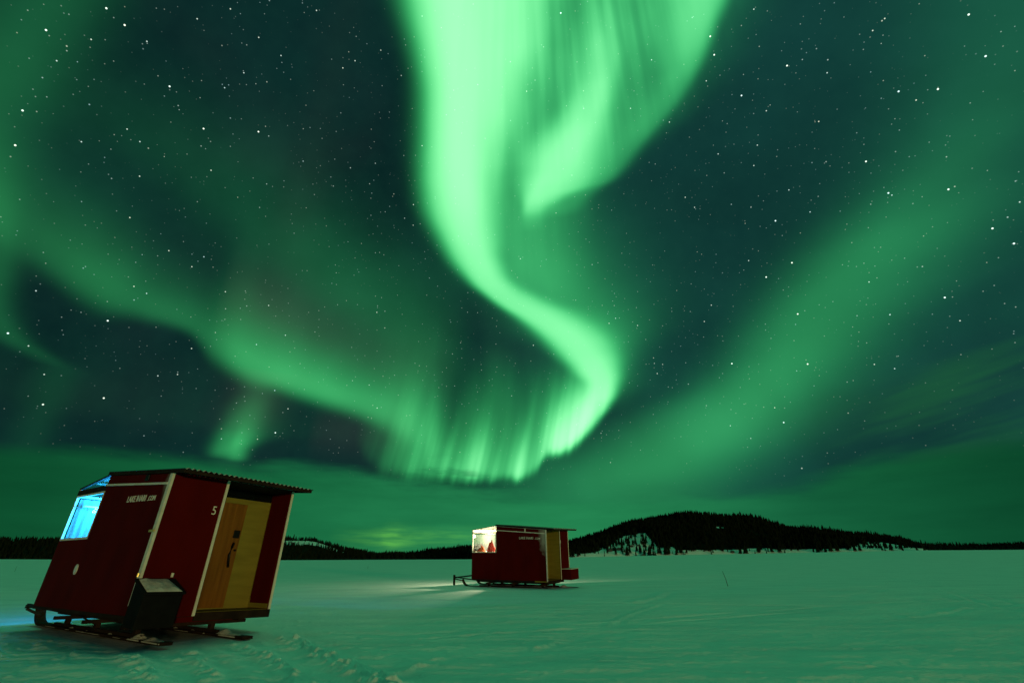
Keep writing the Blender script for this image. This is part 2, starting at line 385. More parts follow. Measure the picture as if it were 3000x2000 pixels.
# below the horizon (never seen directly)
sky = MIX(SM(EL, R(-1), R(-8)), sky, colr(1.0, (.02, .10, .05)))
bgn = nd('ShaderNodeBackground'); wire(sky, bgn.inputs['Color']); bgn.inputs['Strength'].default_value = 1.0
out = nd('ShaderNodeOutputWorld'); wire(bgn.outputs[0], out.inputs['Surface'])
world.cycles.sampling_method = 'MANUAL'; world.cycles.sample_map_resolution = 512

# faint warm light from low behind the viewer (a settlement's lamps)
sd = bpy.data.lights.new('sun', 'SUN'); sun = bpy.data.objects.new('sun', sd); COL.objects.link(sun)
sd.energy = .78; sd.angle = R(3); sd.color = (1.0, .80, .30)
ld = Vector((.50*math.cos(R(2.2)), -.866*math.cos(R(2.2)), math.sin(R(2.2))))
sun.rotation_euler = ld.to_track_quat('Z', 'Y').to_euler()
sun.location = (5, -9, 6)

# ------------------------------------------------------------------ materials
def mat(name, col, rough=.6, spec=.3, metal=0):
    m = bpy.data.materials.new(name); m.use_nodes = True
    b = m.node_tree.nodes['Principled BSDF']
    b.inputs['Base Color'].default_value = (*col[:3], 1)
    b.inputs['Roughness'].default_value = rough
    b.inputs['Specular IOR Level'].default_value = spec
    b.inputs['Metallic'].default_value = metal
    return m
def vary(m, col2, scale=(3, 3, 3), lo=.35, hi=.7, bump=0, bscale=40, detail=5):
    nt = m.node_tree; b = nt.nodes['Principled BSDF']
    t = nt.nodes.new('ShaderNodeTexCoord'); mp = nt.nodes.new('ShaderNodeMapping'); mp.inputs['Scale'].default_value = scale
    n = nt.nodes.new('ShaderNodeTexNoise'); n.inputs['Scale'].default_value = 1; n.inputs['Detail'].default_value = detail
    r = nt.nodes.new('ShaderNodeValToRGB'); r.color_ramp.elements[0].position = lo; r.color_ramp.elements[1].position = hi
    r.color_ramp.elements[0].color = b.inputs['Base Color'].default_value; r.color_ramp.elements[1].color = (*col2[:3], 1)
    nt.links.new(t.outputs['Object'], mp.inputs[0]); nt.links.new(mp.outputs[0], n.inputs['Vector'])
    nt.links.new(n.outputs[0], r.inputs[0]); nt.links.new(r.outputs[0], b.inputs['Base Color'])
    if bump:
        n2 = nt.nodes.new('ShaderNodeTexNoise'); n2.inputs['Scale'].default_value = bscale; n2.inputs['Detail'].default_value = 4
        nt.links.new(t.outputs['Object'], n2.inputs['Vector'])
        bp = nt.nodes.new('ShaderNodeBump'); bp.inputs['Strength'].default_value = bump; bp.inputs['Distance'].default_value = .02
        nt.links.new(n2.outputs[0], bp.inputs['Height']); nt.links.new(bp.outputs[0], b.inputs['Normal'])
    return m

m_red = vary(mat('red_paint', (.092, .0035, .0028), .85, .04), (.066, .0028, .0024), (2.2, 2.2, 1.0), bump=.15, bscale=60)
m_trim = vary(mat('white_trim', (.74, .72, .64), .7, .15), (.60, .58, .50), (3, 3, 5))
m_yel = vary(mat('plywood', (.26, .215, .036), .7, .12), (.20, .165, .028), (1.5, 1.5, 9), bump=.1)
m_door = vary(mat('door_wood', (.27, .11, .016), .65, .12), (.15, .06, .009), (14, 14, .9), .3, .7, bump=.15)
m_dark = vary(mat('dark_timber', (.014, .009, .007), .85, .08), (.032, .018, .012), (4, 4, 4), bump=.2)
m_iron = mat('dark_iron', (.012, .012, .012), .5, .4, .6)
m_roof = vary(mat('roof_sheet', (.020, .022, .022), .45, .4, .3), (.035, .038, .036), (2, 2, 2))
m_black = vary(mat('black_plastic', (.006, .006, .007), .8, .06), (.010, .010, .010), (5, 5, 5))
m_white = vary(mat('white_lining', (.62, .63, .62), .7, .2), (.55, .56, .55), (6, 6, .8))
m_bed = vary(mat('bed_linen', (.30, .29, .28), .85, .1), (.22, .21, .21), (3, 6, 6), bump=.6, bscale=9)
m_orange = vary(mat('orange_cloth', (.26, .05, .012), .85, .1), (.18, .03, .008), (8, 8, 8), bump=.5, bscale=18)
m_rcloth = vary(mat('red_cloth', (.30, .022, .015), .85, .1), (.22, .015, .012), (8, 8, 8), bump=.5, bscale=18)
m_brown = vary(mat('brown_cloth', (.05, .025, .01), .85, .1), (.035, .018, .008), (8, 8, 8), bump=.5, bscale=18)
m_letter = mat('white_letter', (.72, .72, .66), .6, .2)
m_brass = mat('brass', (.75, .55, .18), .35, .5, .4)
m_snow = vary(mat('snow', (.82, .83, .84), .8, .12), (.70, .72, .75), (.35, 1.1, .6), bump=.7, bscale=11)
m_snowcap = vary(mat('snow_on_things', (.58, .59, .58), .9, .1), (.42, .42, .40), (12, 12, 12), bump=.8, bscale=30)
m_tree = vary(mat('spruce', (.007, .013, .007), .9, .02), (.013, .020, .010), (.3, .3, .3))
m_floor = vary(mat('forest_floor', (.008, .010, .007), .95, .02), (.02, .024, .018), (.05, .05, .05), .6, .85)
m_trunk = mat('bark', (.04, .03, .022), .9, .1)
m_rock = vary(mat('shore_rock', (.05, .05, .048), .85, .2), (.12, .12, .115), (.9, .9, .9), bump=.6, bscale=3)
m_twig = mat('twig', (.05, .035, .02), .8, .1)

def glassmat(name, tint=(1, 1, 1)):
    m = bpy.data.materials.new(name); m.use_nodes = True
    nt = m.node_tree; nt.nodes.clear()
    t = nt.nodes.new('ShaderNodeBsdfTransparent'); t.inputs[0].default_value = (*tint, 1)
    g = nt.nodes.new('ShaderNodeBsdfGlossy'); g.inputs['Roughness'].default_value = .03
    lw = nt.nodes.new('ShaderNodeLayerWeight'); lw.inputs[0].default_value = .5
    pw = nt.nodes.new('ShaderNodeMath'); pw.operation = 'POWER'; pw.inputs[1].default_value = 5
    nt.links.new(lw.outputs['Facing'], pw.inputs[0])
    f = nt.nodes.new('ShaderNodeMath'); f.operation = 'MULTIPLY_ADD'; f.inputs[1].default_value = .6; f.inputs[2].default_value = .03
    nt.links.new(pw.outputs[0], f.inputs[0])
    mx = nt.nodes.new('ShaderNodeMixShader'); o = nt.nodes.new('ShaderNodeOutputMaterial')
    nt.links.new(f.outputs[0], mx.inputs[0]); nt.links.new(t.outputs[0], mx.inputs[1]); nt.links.new(g.outputs[0], mx.inputs[2])
    nt.links.new(mx.outputs[0], o.inputs[0])
    return m
m_glass = glassmat('glass', (.96, .98, .97))
m_dglass = mat('dark_glass', (.004, .006, .006), .08, .5)
def curtainmat(clear):
    # sheer cloth: part of the light goes straight through
    m = bpy.data.materials.new('curtain_cloth'); m.use_nodes = True
    nt = m.node_tree; nt.nodes.clear()
    d = nt.nodes.new('ShaderNodeBsdfDiffuse'); d.inputs[0].default_value = (.75, .75, .75, 1)
    t = nt.nodes.new('ShaderNodeBsdfTranslucent'); t.inputs[0].default_value = (.6, .6, .6, 1)
    tr = nt.nodes.new('ShaderNodeBsdfTransparent')
    mx = nt.nodes.new('ShaderNodeMixShader'); mx.inputs[0].default_value = .3
    m2 = nt.nodes.new('ShaderNodeMixShader'); m2.inputs[0].default_value = clear
    o = nt.nodes.new('ShaderNodeOutputMaterial')
    nt.links.new(d.outputs[0], mx.inputs[1]); nt.links.new(t.outputs[0], mx.inputs[2])
    nt.links.new(mx.outputs[0], m2.inputs[1]); nt.links.new(tr.outputs[0], m2.inputs[2])
    nt.links.new(m2.outputs[0], o.inputs[0])
    return m
m_curt = (curtainmat(.62), curtainmat(.91))
def emit(name, col, s):
    m = bpy.data.materials.new(name); m.use_nodes = True
    b = m.node_tree.nodes['Principled BSDF']
    b.inputs['Base Color'].default_value = (.8, .8, .8, 1)
    b.inputs['Emission Color'].default_value = (*col, 1); b.inputs['Emission Strength'].default_value = s
    return m
def redwall(name, cx, cz, sx_, sz_, amt):
    """red paint with a pale frost stain near the rear corner (object coordinates)"""
    m = vary(mat(name, (.092, .0035, .0028), .85, .04), (.066, .0028, .0024), (2.2, 2.2, 1.0), bump=.15, bscale=60)
    nt = m.node_tree; b = nt.nodes['Principled BSDF']
    src = b.inputs['Base Color'].links[0].from_socket
    t = nt.nodes.new('ShaderNodeTexCoord'); sp = nt.nodes.new('ShaderNodeSeparateXYZ'); nt.links.new(t.outputs['Object'], sp.inputs[0])
    def M(op, a, bb):
        n = nt.nodes.new('ShaderNodeMath'); n.operation = op
        for i, v in enumerate((a, bb)):
            if hasattr(v, 'is_output'): nt.links.new(v, n.inputs[i])
            else: n.inputs[i].default_value = v
        return n.outputs[0]
    dx = M('DIVIDE', M('SUBTRACT', sp.outputs[0], cx), sx_); dz = M('DIVIDE', M('SUBTRACT', sp.outputs[2], cz), sz_)
    n = nt.nodes.new('ShaderNodeTexNoise'); n.inputs['Scale'].default_value = 5; n.inputs['Detail'].default_value = 6
    nt.links.new(t.outputs['Object'], n.inputs['Vector'])
    d = M('ADD', M('SQRT', M('ADD', M('POWER', dx, 2.0), M('POWER', dz, 2.0)), 0.0), M('MULTIPLY', M('SUBTRACT', n.outputs[0], .5), 1.1))
    r = nt.nodes.new('ShaderNodeMapRange'); nt.links.new(d, r.inputs[0])
    r.inputs[1].default_value = 1.1; r.inputs[2].default_value = .2; r.inputs[3].default_value = 0; r.inputs[4].default_value = amt
    mx = nt.nodes.new('ShaderNodeMix'); mx.data_type = 'RGBA'
    nt.links.new(r.outputs[0], mx.inputs[0]); nt.links.new(src, mx.inputs[6]); mx.inputs[7].default_value = (.55, .58, .52, 1)
    nt.links.new(mx.outputs[2], b.inputs['Base Color'])
    return m

# ------------------------------------------------------------------ the two huts
L, W, ZF, H = 4.012, 2.264, .38, 2.10
XW, ZWL, ZWU, ZGB, ZRF = 1.381, 1.130, 1.980, 2.123, 2.303
PN, OVR = .933, .462
PD = .63                                      # depth of the porch recess
HUTS = [(-9.0943, 10.2085, -.5698, .0048, -.0351), (-1.9492, 24.968, -.5353, -.0102, .0345)]

def lettering(name, text, size, sx_, parent, M, ext=.004):
    cu = bpy.data.curves.new(name, 'FONT'); cu.body = text; cu.size = size; cu.extrude = ext
    cu.offset = size*.002; cu.space_character = 1.06
    ob = bpy.data.objects.new(name, cu); COL.objects.link(ob)
    bpy.context.view_layer.update()
    dg = bpy.context.evaluated_depsgraph_get()
    me = bpy.data.meshes.new_from_object(ob.evaluated_get(dg))
    bpy.data.objects.remove(ob); bpy.data.curves.remove(cu)
    me.transform(Matrix.Diagonal((sx_, 1, 1, 1))); me.transform(M)
    me.materials.clear(); me.materials.append(m_letter)
    o = bpy.data.objects.new(name, me); COL.objects.link(o); o.parent = parent
    return o
def wall_lettering(parent, M):
    for t, sz, k, off in (('LAKE', .150, .92, 0), ('INARI', .150, .92, .375), ('.COM', .115, .95, .815)):
        lettering('lettering', t, sz, k, parent, M @ Matrix.Translation((off, 0, 0)))

def grid_lump(nx, ny, fn, name, mat_, parent):
    """closed lump from a height function on a unit grid: fn(u,v)->(x,y,ztop,zbot)"""
    bm = bmesh.new(); T = []; B = []
    for i in range(nx+1):
        T.append([]); B.append([])
        for j in range(ny+1):
            x, y, zt, zb = fn(i/nx, j/ny)
            T[i].append(bm.verts.new((x, y, zt))); B[i].append(bm.verts.new((x, y, zb)))
    for i in range(nx):
        for j in range(ny):
            bm.faces.new((T[i][j], T[i+1][j], T[i+1][j+1], T[i][j+1])); bm.faces.new((B[i][j], B[i][j+1], B[i+1][j+1], B[i+1][j]))
    for i in range(nx):
        bm.faces.new((T[i+1][0], T[i][0], B[i][0], B[i+1][0])); bm.faces.new((T[i][ny], T[i+1][ny], B[i+1][ny], B[i][ny]))
    for j in range(ny):
        bm.faces.new((T[0][j], T[0][j+1], B[0][j+1], B[0][j])); bm.faces.new((T[nx][j+1], T[nx][j], B[nx][j], B[nx][j+1]))
    bmesh.ops.recalc_face_normals(bm, faces=bm.faces[:])
    s = MB(); s.bm.free(); s.bm = bm
    return s.build(name, mat_, parent, smooth=True)

def make_hut(k, lit_color, lit_power, label):
    X, Y, T, tilt, lean = HUTS[k]
    mir = (k == 1)
    hut = empty('sled_hut', (X, Y, -.012-1.1*lean), T, -tilt, lean)
    tag(hut, label, 'hut', 'red huts on sled runners')
    my = (lambda y: W-y) if mir else (lambda y: y)
    def ybox(m, x0, x1, ya, yb, z0, z1):
        a, b = sorted((my(ya), my(yb))); m.box(x0, x1, a, b, z0, z1)
    z = lambda v: ZF+v
    tk = .04
    zr = lambda x: ZRF+(H-ZRF)*(x-XW)/(L-XW)      # underside of the roof above floor
    stain = redwall('frosted_red_paint', L-.12, z(1.75), .26, .72, .55) if mir else redwall('stained_red_paint', L-.05, z(1.95), .16, .35, .35)
    # side walls (L-shaped, window opening at the front)
    prof_ = [(0, z(0)), (L-.001, z(0)), (L-.001, z(zr(L))), (XW, z(ZRF)), (XW, z(ZWL)), (0, z(ZWL))]
    for y0, y1, mt in ((0, tk, stain), (W-tk, W, m_red)):
        m = MB(); m.prism(prof_, 1, y0, y1); w = m.build('side_wall', mt, hut)
        ly = (y1+.001, y1+.009) if y0 == 0 else (y0-.009, y0-.001)
        m = MB(); m.prism([(tk+.002, z(.0)), (L-PD-.1, z(.0)), (L-PD-.1, z(zr(L-PD-.1))-.03), (XW+.01, z(ZRF)-.03), (XW+.01, z(ZWL)-.005), (tk+.002, z(ZWL)-.005)], 1, *ly)
        m.build('wall_lining', m_white, w)
    m = MB(); m.box(-.001, tk, tk+.001, W-tk-.001, z(0), z(ZWL)); m.build('front_wall', m_red, hut)
    # floor and chassis
    m = MB(); m.box(.005, L-PD, .005, W-.005, z(-.05), z(-.002)); ybox(m, L-PD, L-.005, .0, PN, z(-.05), z(-.002))
    m.build('floor', m_dark, hut)
    m = MB()
    ybox(m, L-PD, L-.002, PN+.002, W-.002, z(-.05), z(.012)); m.build('porch_floor', m_yel, hut)
    m = MB()
    ybox(m, L+.001, L+.035, PN+.012, W+.004, z(-.115), z(.008)); m.build('porch_sill', m_dark, hut, .006)
    m = MB()
    for y in (.40, W-.40-.08): m.box(.05, L-.1, y, y+.08, z(-.15), z(-.052))
    for x in (.75, 2.05, L-.45): m.box(x-.05, x+.05, .16, W-.16, z(-.205), z(-.152))
    m.build('chassis', m_dark, hut)
    m = MB(); ybox(m, L-.5, L-.3, .35, W-.3, z(-.148), z(-.054)); m.build('step_board', m_red, hut)
    # rear: compartment panel, its side, porch wall with door
    m = MB(); ybox(m, L, L+tk*.6, .0, PN, z(-.04), z(zr(L))-.002); rp = m.build('rear_panel', m_red, hut)
    m = MB(); ybox(m, L-PD, L-.002, PN-.02, PN, z(.012), z(zr(L-PD))-.02); m.build('porch_side_panel', m_yel, hut)
    # porch back wall with door
    dy0, dy1 = PN+.10, PN+.80
    zt = 1.80; ztop = 1.90
    m = MB(); ybox(m, L-PD-.03, L-PD, PN, W-tk, z(.012), z(ztop)); pw = m.build('porch_wall', m_yel, hut)
    m = MB(); ybox(m, L-PD, L-PD+.03, dy0, dy1, z(.03), z(zt)); dr = m.build('door', m_door, hut, .004)
    m = MB(); ybox(m, L-PD-.03, L-PD-.005, PN, W-tk, z(ztop+.004), z(zr(L-PD))-.01); m.build('transom', m_dglass, hut)
    m = MB(); ybox(m, L-PD+.001, L-PD+.022, PN+.001, dy0-.002, z(.03), z(zt+.05)); ybox(m, L-PD+.001, L-PD+.022, dy0, dy1, z(zt+.004), z(zt+.05))
    ybox(m, L-PD+.001, L-PD+.022, dy1+.002, dy1+.06, z(.03), z(zt+.05)); m.build('door_frame', m_yel, hut)
    hy = my(dy1-.10)
    m = MB(); m.tube([(L-PD+.035, hy, z(.70)), (L-PD+.085, my(dy1-.14), z(.76)), (L-PD+.105, my(dy1-.17), z(.90)), (L-PD+.09, my(dy1-.14), z(1.04)), (L-PD+.035, hy, z(1.10))], .024, 8)
    m.build('handle', m_iron, dr, smooth=True)
    m = MB(); a, b = sorted((my(dy1-.15), my(dy1-.03))); m.box(L-PD+.031, L-PD+.05, a, b, z(1.19), z(1.33)); m.build('latch', m_iron, dr, .008)
    m = MB(); m.tube([(L-PD+.03, my(dy1-.05), z(.98)), (L-PD+.055, my(dy1-.05), z(.98))], .02, 10); m.build('keyhole', m_iron, dr)
    # red board on the inner face of the outer side wall of the porch (rounded lower corner)
    yb = W-tk-.002
    pts = []
    xa, xb, za, zb = L-PD+.035, L-.012, z(.10), z(zr(L))-.03
    for q in range(7):
        t_ = math.pi/2*q/6; rr = .11
        pts.append((xa+rr-rr*math.cos(t_), za+rr-rr*math.sin(t_)))
    pts += [(xb, za), (xb, zb), (xa, zb)]
    m = MB(); a, b = sorted((my(yb), my(yb-.012))); m.prism(pts, 1, a, b); m.build('porch_board', m_red, hut)
    m = MB(); a, b = sorted((my(yb-.001), my(yb-.008)))
    m.box(L-PD+.003, xa-.003, a, b, z(.02), z(ztop)); m.box(xa, L-.014, a, b, z(.02), z(.097)); m.build('porch_lining', m_yel, hut)
    m = MB(); ybox(m, L-PD, L+.02, PN, W, z(zr(L))-.03, z(zr(L))-.004); m.build('porch_ceiling', m_dark, hut)
    # trims
    def trim(x0, x1, ya, yb2, z0, z1, nm='corner_trim'):
        m = MB(); a, b = sorted((ya, yb2)); m.box(x0, x1, a, b, z0, z1); return m.build(nm, m_trim, hut, .004)
    tz1 = z(zr(L))-.012
    if not mir:
        trim(L-.05, L+.028, -.022, -.002, z(.13), tz1)
        ybox_m = MB(); ybox_m.box(L+.0285, L+.045, -.022, .018, z(.13), tz1); ybox_m.build('corner_trim', m_trim, hut, .004)
        trim(L+.0245, L+.045, PN-.034, PN+.010, z(-.04), tz1)
        trim(L+.0, L+.02, W-.032, W+.012, z(-.03), tz1)
    else:
        trim(L-.03, L+.028, -.02, -.002, z(-.02), tz1)
        trim(L+.0245, L+.04, W-PN-.012, W-PN+.03, z(-.02), tz1)
        trim(L+.0245, L+.04, W-.03, W+.012, z(-.02), tz1)
    # moulding line on the side and little strut / vent
    m = MB(); m.beam((XW+.01, -.014, z(ZWU+.115)), (L-.06, -.014, z(1.915)), .024, .034); m.build('moulding', m_trim, hut)
    if mir:
        m = MB(); m.beam((2.95, -.012, z(1.975)), (2.95, -.012, z(2.165)), .02, .05); m.build('strut', m_trim, hut)
        m = MB(); m.beam((XW+.04, -.012, z(ZRF)-.028), (L-.05, -.012, z(zr(L))-.02), .02, .02); m.build('top_moulding', m_trim, hut)
    else:
        m = MB(); m.box(3.05, 3.18, -.03, -.001, z(2.03), z(2.13)); m.build('vent', m_iron, hut, .01)
    if not mir:
        m = MB(); vs = [(1.42+.065*math.cos(t_*math.pi/12), z(.62)+.085*math.sin(t_*math.pi/12)) for t_ in range(24)]
        m.prism(vs, 1, -.015, -.001); m.build('vent_cap', m_trim, hut)
        m = MB(); m.box(L-.13, L+.05, -.04, -.023, z(1.16), z(1.195)); m.build('hook', m_brass, hut, .005)
    # lettering on the wall: text runs from the window towards the rear
    Mt = Matrix(((1, 0, 0, 2.55 if not mir else 2.62), (0, 0, -1, -.0025), (0, 1, 0, z(1.70)), (0, 0, 0, 1)))
    Mt = Mt @ Matrix.Rotation(-.028, 4, 'Z')
    wall_lettering(hut, Mt)
    if not mir:
        Mn = Matrix(((0, 0, 1, L+tk*.6+.002), (1, 0, 0, PN-.17), (0, 1, 0, z(1.50)), (0, 0, 0, 1)))
        lettering('number', '5', .20, .85, hut, Mn)
    else:
        m = MB(); m.box(L+tk*.6, L+tk*.6+.005, W-PN+.07, W-PN+.11, z(1.50), z(1.63)); m.build('number_mark', m_letter, hut)
    # windows: frames and panes
    fr = MB(); g = .035
    def fpost(p, q): fr.beam(p, q, .04, .04)
    for y in (.02, W-.02):
        fpost((.02, y, z(ZWL)), (.02, y, z(ZGB)))                               # front post
        fpost((XW-.03, y, z(ZWL)+.03), (XW-.03, y, z(ZWU)))                       # rear post
        fpost((.042, y, z(ZWL)+.016), (XW-.006, y, z(ZWL)+.016))                 # sill
        fpost((.042, y, z(ZWU)-.01), (XW-.006, y, z(ZWU)-.01))                   # head
    fpost((.02, .042, z(ZWL)+.016), (.02, W-.042, z(ZWL)+.016)); fpost((.02, .042, z(ZWU)), (.02, W-.042, z(ZWU)))
    wf = fr.build('window_frame', m_trim, hut)
    def pane(nm, pts, axis, a, b):
        m = MB(); m.prism(pts, axis, a, b); return m.build('pane', m_glass, wf)
    for y in (.012, W-.016):
        pane('pane', [(.045, z(ZWL)+.04), (XW-.055, z(ZWL)+.04), (XW-.055, z(ZWU)-.035), (.045, z(ZWU)-.035)], 1, y, y+.004)
    pane('pane', [(.045, z(ZWL)+.04), (W-.045, z(ZWL)+.04), (W-.045, z(ZWU)-.025), (.045, z(ZWU)-.025)], 0, .012, .016)
    # dark header beam between side window and the triangular light above it
    hb = MB()
    hm = m_trim if mir else m_dark
    for y0, y1 in ((-.006, .046), (W-.046, W+.006)):
        hb.box(-.006, XW-.002, y0, y1, z(ZWU)+.014, z(ZWU)+(.06 if mir else .115))
    hb.box(-.006, .046, .048, W-.048, z(ZWU)+.022, z(ZGB)-.02)
    hb.build('window_header', hm, hut)
    rw = MB()
    for y in (.02, W-.02, W/2): rw.beam((.0, y, z(ZGB)+.0), (XW+.02, y, z(ZRF)-.0), .05, .035)
    rw.beam((.0, .05, z(ZGB)), (.0, W-.05, z(ZGB)), .05, .04)
    rwo = rw.build('roof_window_frame', m_trim if mir else m_dark, hut)
    m = MB(); vs = m.box(.0, 1, .05, W-.05, -.003, .003)
    sl = (ZRF-ZGB)/XW
    for v in vs: v.co = Vector((.03+v.co.x*(XW-.03), v.co.y, z(ZGB)+.004+sl*(v.co.x*(XW-.03)+.03)+v.co.z))
    m.build('pane', m_glass, rwo)
    for y in (.012, W-.016):
        m = MB(); zz = z(ZWU)+(.062 if mir else .118)
        x0_ = max(.05, (zz-z(ZGB)+.03)/sl)
        m.prism([(x0_, zz), (XW-.004, zz), (XW-.004, z(ZRF)-.03), (x0_+.01, max(zz+.004, z(ZGB)+sl*x0_-.03))], 1, y, y+.004); m.build('pane', m_glass, rwo)
    # corrugated roof
    bm = bmesh.new(); y0, y1 = -.045, W+.13
    nY = 200; rows = []
    xs = [XW-.03, L-.9, L+OVR]
    def zroof(x): return z(ZRF)+.012+(H-ZRF)*(x-XW)/(L-XW)
    for x in xs:
        top, bot = [], []
        for j in range(nY+1):
            y = y0+(y1-y0)*j/nY
            c = .013*math.sin(2*math.pi*y/.088)
            zz = zroof(x)+.03+c-.012*max(0, (y-W*.5)/W)
            top.append(bm.verts.new((x, y, zz))); bot.append(bm.verts.new((x, y, zz-.006)))
        rows.append((top, bot))
    for (ta, ba), (tb, bb) in zip(rows, rows[1:]):
        for j in range(nY):
            bm.faces.new((ta[j], tb[j], tb[j+1], ta[j+1])); bm.faces.new((ba[j], ba[j+1], bb[j+1], bb[j]))
    for (t_, b_), f in ((rows[0], 1), (rows[-1], 0)):
        for j in range(nY):
            bm.faces.new((t_[j], t_[j+1], b_[j+1], b_[j]) if f else (t_[j+1], t_[j], b_[j], b_[j+1]))
    for j in (0, nY):
        for (ta, ba), (tb, bb) in zip(rows, rows[1:]): bm.faces.new((ta[j], tb[j], bb[j], ba[j]))
    bmesh.ops.recalc_face_normals(bm, faces=bm.faces[:])
    s = MB(); s.bm.free(); s.bm = bm
    rf = s.build('roof', m_roof, hut)
    m = MB()
    for y in (-.03, W+.09): m.beam((XW-.02, y, zroof(XW-.02)-.012), (L+OVR-.01, y, zroof(L+OVR-.01)-.012), .025, .05)
    m.beam((L+OVR-.02, -.01, zroof(L+OVR)-.012), (L+OVR-.02, W+.07, zroof(L+OVR)-.012), .025, .05)
    m.build('fascia', m_dark, rf)
    m = MB(); m.beam((XW, W/2, zroof(XW)-.016), (L+.01, W/2, zroof(L)-.016), W-.02, .014); m.build('ceiling', m_white, rf)
    # frost along the rear edge of the sheet
    def frost(u, v):
        y = y0+.02+(y1-y0-.06)*v
        c = .013*math.sin(2*math.pi*y/.088)
        x = L+OVR-.10*u-.004
        n = max(0, .5+1.4*mnoise.noise(Vector((y*7, x*9, k*5))))*.012*(1-abs(2*u-1))
        zz = zroof(x)+.0302+c-.012*max(0, (y-W*.5)/W)
        return x, y, zz+.0005+n, zz
    grid_lump(4, 200, frost, 'frost', m_snowcap, rf)
    # inside: back wall, bed, curtain, lamp
    m = MB(); m.box(L-PD-.09, L-PD-.075, .055, W-.055, z(0), z(zr(L-PD))-.04); m.build('inner_wall', m_white, hut)
    m = MB(); m.box(.14, 2.1, .11, W-.11, z(.0), z(.90)); bd = m.build('bed', m_white, hut)
    def matt(u, v):
        x = .13+1.97*u; y = .105+(W-.21)*v
        e = min(1, 12*min(u, 1-u))*min(1, 12*min(v, 1-v))
        return x, y, z(.93)+.12*e**.5+.03*mnoise.noise(Vector((x*3, y*3, k)))*e, z(.902)
    grid_lump(24, 24, matt, 'mattress', m_bed, bd)
    def curtain(p, q, zlo, zhi, waves, gather=0):
        bm = bmesh.new(); N = 110; G = []
        dx, dy = q[0]-p[0], q[1]-p[1]; ll = math.hypot(dx, dy); nx, ny = -dy/ll, dx/ll
        for i in range(N+1):
            row = []
            for j in range(9):
                u, v = i/N, j/8
                w_ = .016*math.sin(u*waves*6.283+1.3*math.sin(v*2.5+u*9))*(1-.4*v)
                g_ = gather*(1-v)*u
                row.append(bm.verts.new((p[0]+dx*(u-g_)+nx*w_, p[1]+dy*(u-g_)+ny*w_, zlo+(zhi-zlo)*v)))
            G.append(row)
        for i in range(N):
            for j in range(8): bm.faces.new((G[i][j], G[i+1][j], G[i+1][j+1], G[i][j+1]))
        s = MB(); s.bm.free(); s.bm = bm; return s.build('curtain', m_curt[k], hut, smooth=True)
    curtain((.085, .055), (.085, W-.055), z(ZWL)+.06, z(ZWU)-.05, 17)
    curtain((.12, W-.085), (1.31, W-.085), z(ZWL)+.06, z(ZWU)-.05, 9)
    m = MB()
    if not mir:
        lx, ly_, lz = .50, .55, z(1.78)
        m.box(.20, .30, .10, .42, z(1.765), z(1.80))
    else:
        lx, ly_, lz = .80, W*.55, z(1.86)
        m.tube([(lx, ly_, lz+.12), (lx, ly_, lz+.05)], .055, 14, .085)
    m.build('lamp', emit('lamp_glow', lit_color, 6.0), hut, .006)
    pl = bpy.data.lights.new('hut_lamp', 'POINT'); po = bpy.data.objects.new('hut_lamp', pl); COL.objects.link(po)
    pl.energy = lit_power; pl.color = lit_color; pl.shadow_soft_size = .06
    po.parent = hut; po.location = (lx, ly_, lz)
    # runners
    SK = (.38, W-.74)
    for i, ys in enumerate(SK):
        pts = []
        for q in range(8):                       # curled tip
            a_ = math.pi*.42*(1-q/7); rr = .36 if mir else .46
            pts.append((-.42-rr*math.sin(a_), .015+rr*(1-math.cos(a_))))
        pts += [(x_, .012) for x_ in (.2, 1.2, 2.2, 3.2)]+[(L+.2, .010), (L+.58+.14*i, .018)]
        top = [(x_, zz+.042) for x_, zz in pts]
        m = MB(); m.prism(pts+top[::-1], 1, ys-.085, ys+.085)
        ski = m.build('runner', m_dark, hut)
        m = MB(); m.box(.2, L-.2, ys-.025, ys+.025, .048, .10); m.build('rib', m_dark, ski)
        for x_ in (.75, 2.05, L-.45):
            m = MB(); m.prism([(x_-.11, .05), (x_+.11, .05), (x_+.05, .11), (x_+.05, z(-.206)), (x_-.05, z(-.206)), (x_-.05, .11)], 1, ys-.035, ys+.035)
            m.build('post', m_dark, ski)
        def drift(u, v, ys=ys, i=i):
            x_ = -.15+(L+.70)*u; y_ = ys+(-.5+v)*(.17+.05*mnoise.noise(Vector((x_*2, 3, i))))
            e = max(0, 1-(2*v-1)**2)*min(1, 8*u, 10*(1-u))
            hgt = .12*max(0, mnoise.noise(Vector((x_*3.1, i*3+k*7, 2)))-.12+.55*sstep(.78, .95, u))*e
            hgt += .025*e*mnoise.noise(Vector((x_*11, y_*17, i)))-.012*(u < .78)
            return x_, y_, .046+max(-.012, hgt), .030
        grid_lump(110, 8, drift, 'snow_cover', m_snowcap, ski)
    # drawbar at the front
    m = MB()
    tips = (.10, W-.10) if mir else (.16, W-.16)
    xt, zt_ = (-1.10, .40) if mir else (-.86, .33)
    for ys, yt in zip(SK, tips):
        m.beam((.25, ys, z(-.10)), (xt, yt, zt_+.03), .045, .045)
        m.beam((-.70, ys, zt_-.16), (xt, yt, zt_-.04), .04, .04)
    m.beam((xt, tips[0]-.03, zt_), (xt, tips[1]+.03, zt_), .05, .06)
    db = m.build('drawbar', m_iron, hut)
    if mir:
        m = MB(); m.box(-1.14, -1.06, tips[0]-.03, tips[0]+.05, .07, .52); m.build('prop_post', m_dark, db, .01)
    m = MB(); m.tube([(.75, SK[0], .34), (1.3, SK[0]-.03, .25), (1.9, SK[0], .16)], .012, 6); m.build('brace_rope', m_dark, hut)
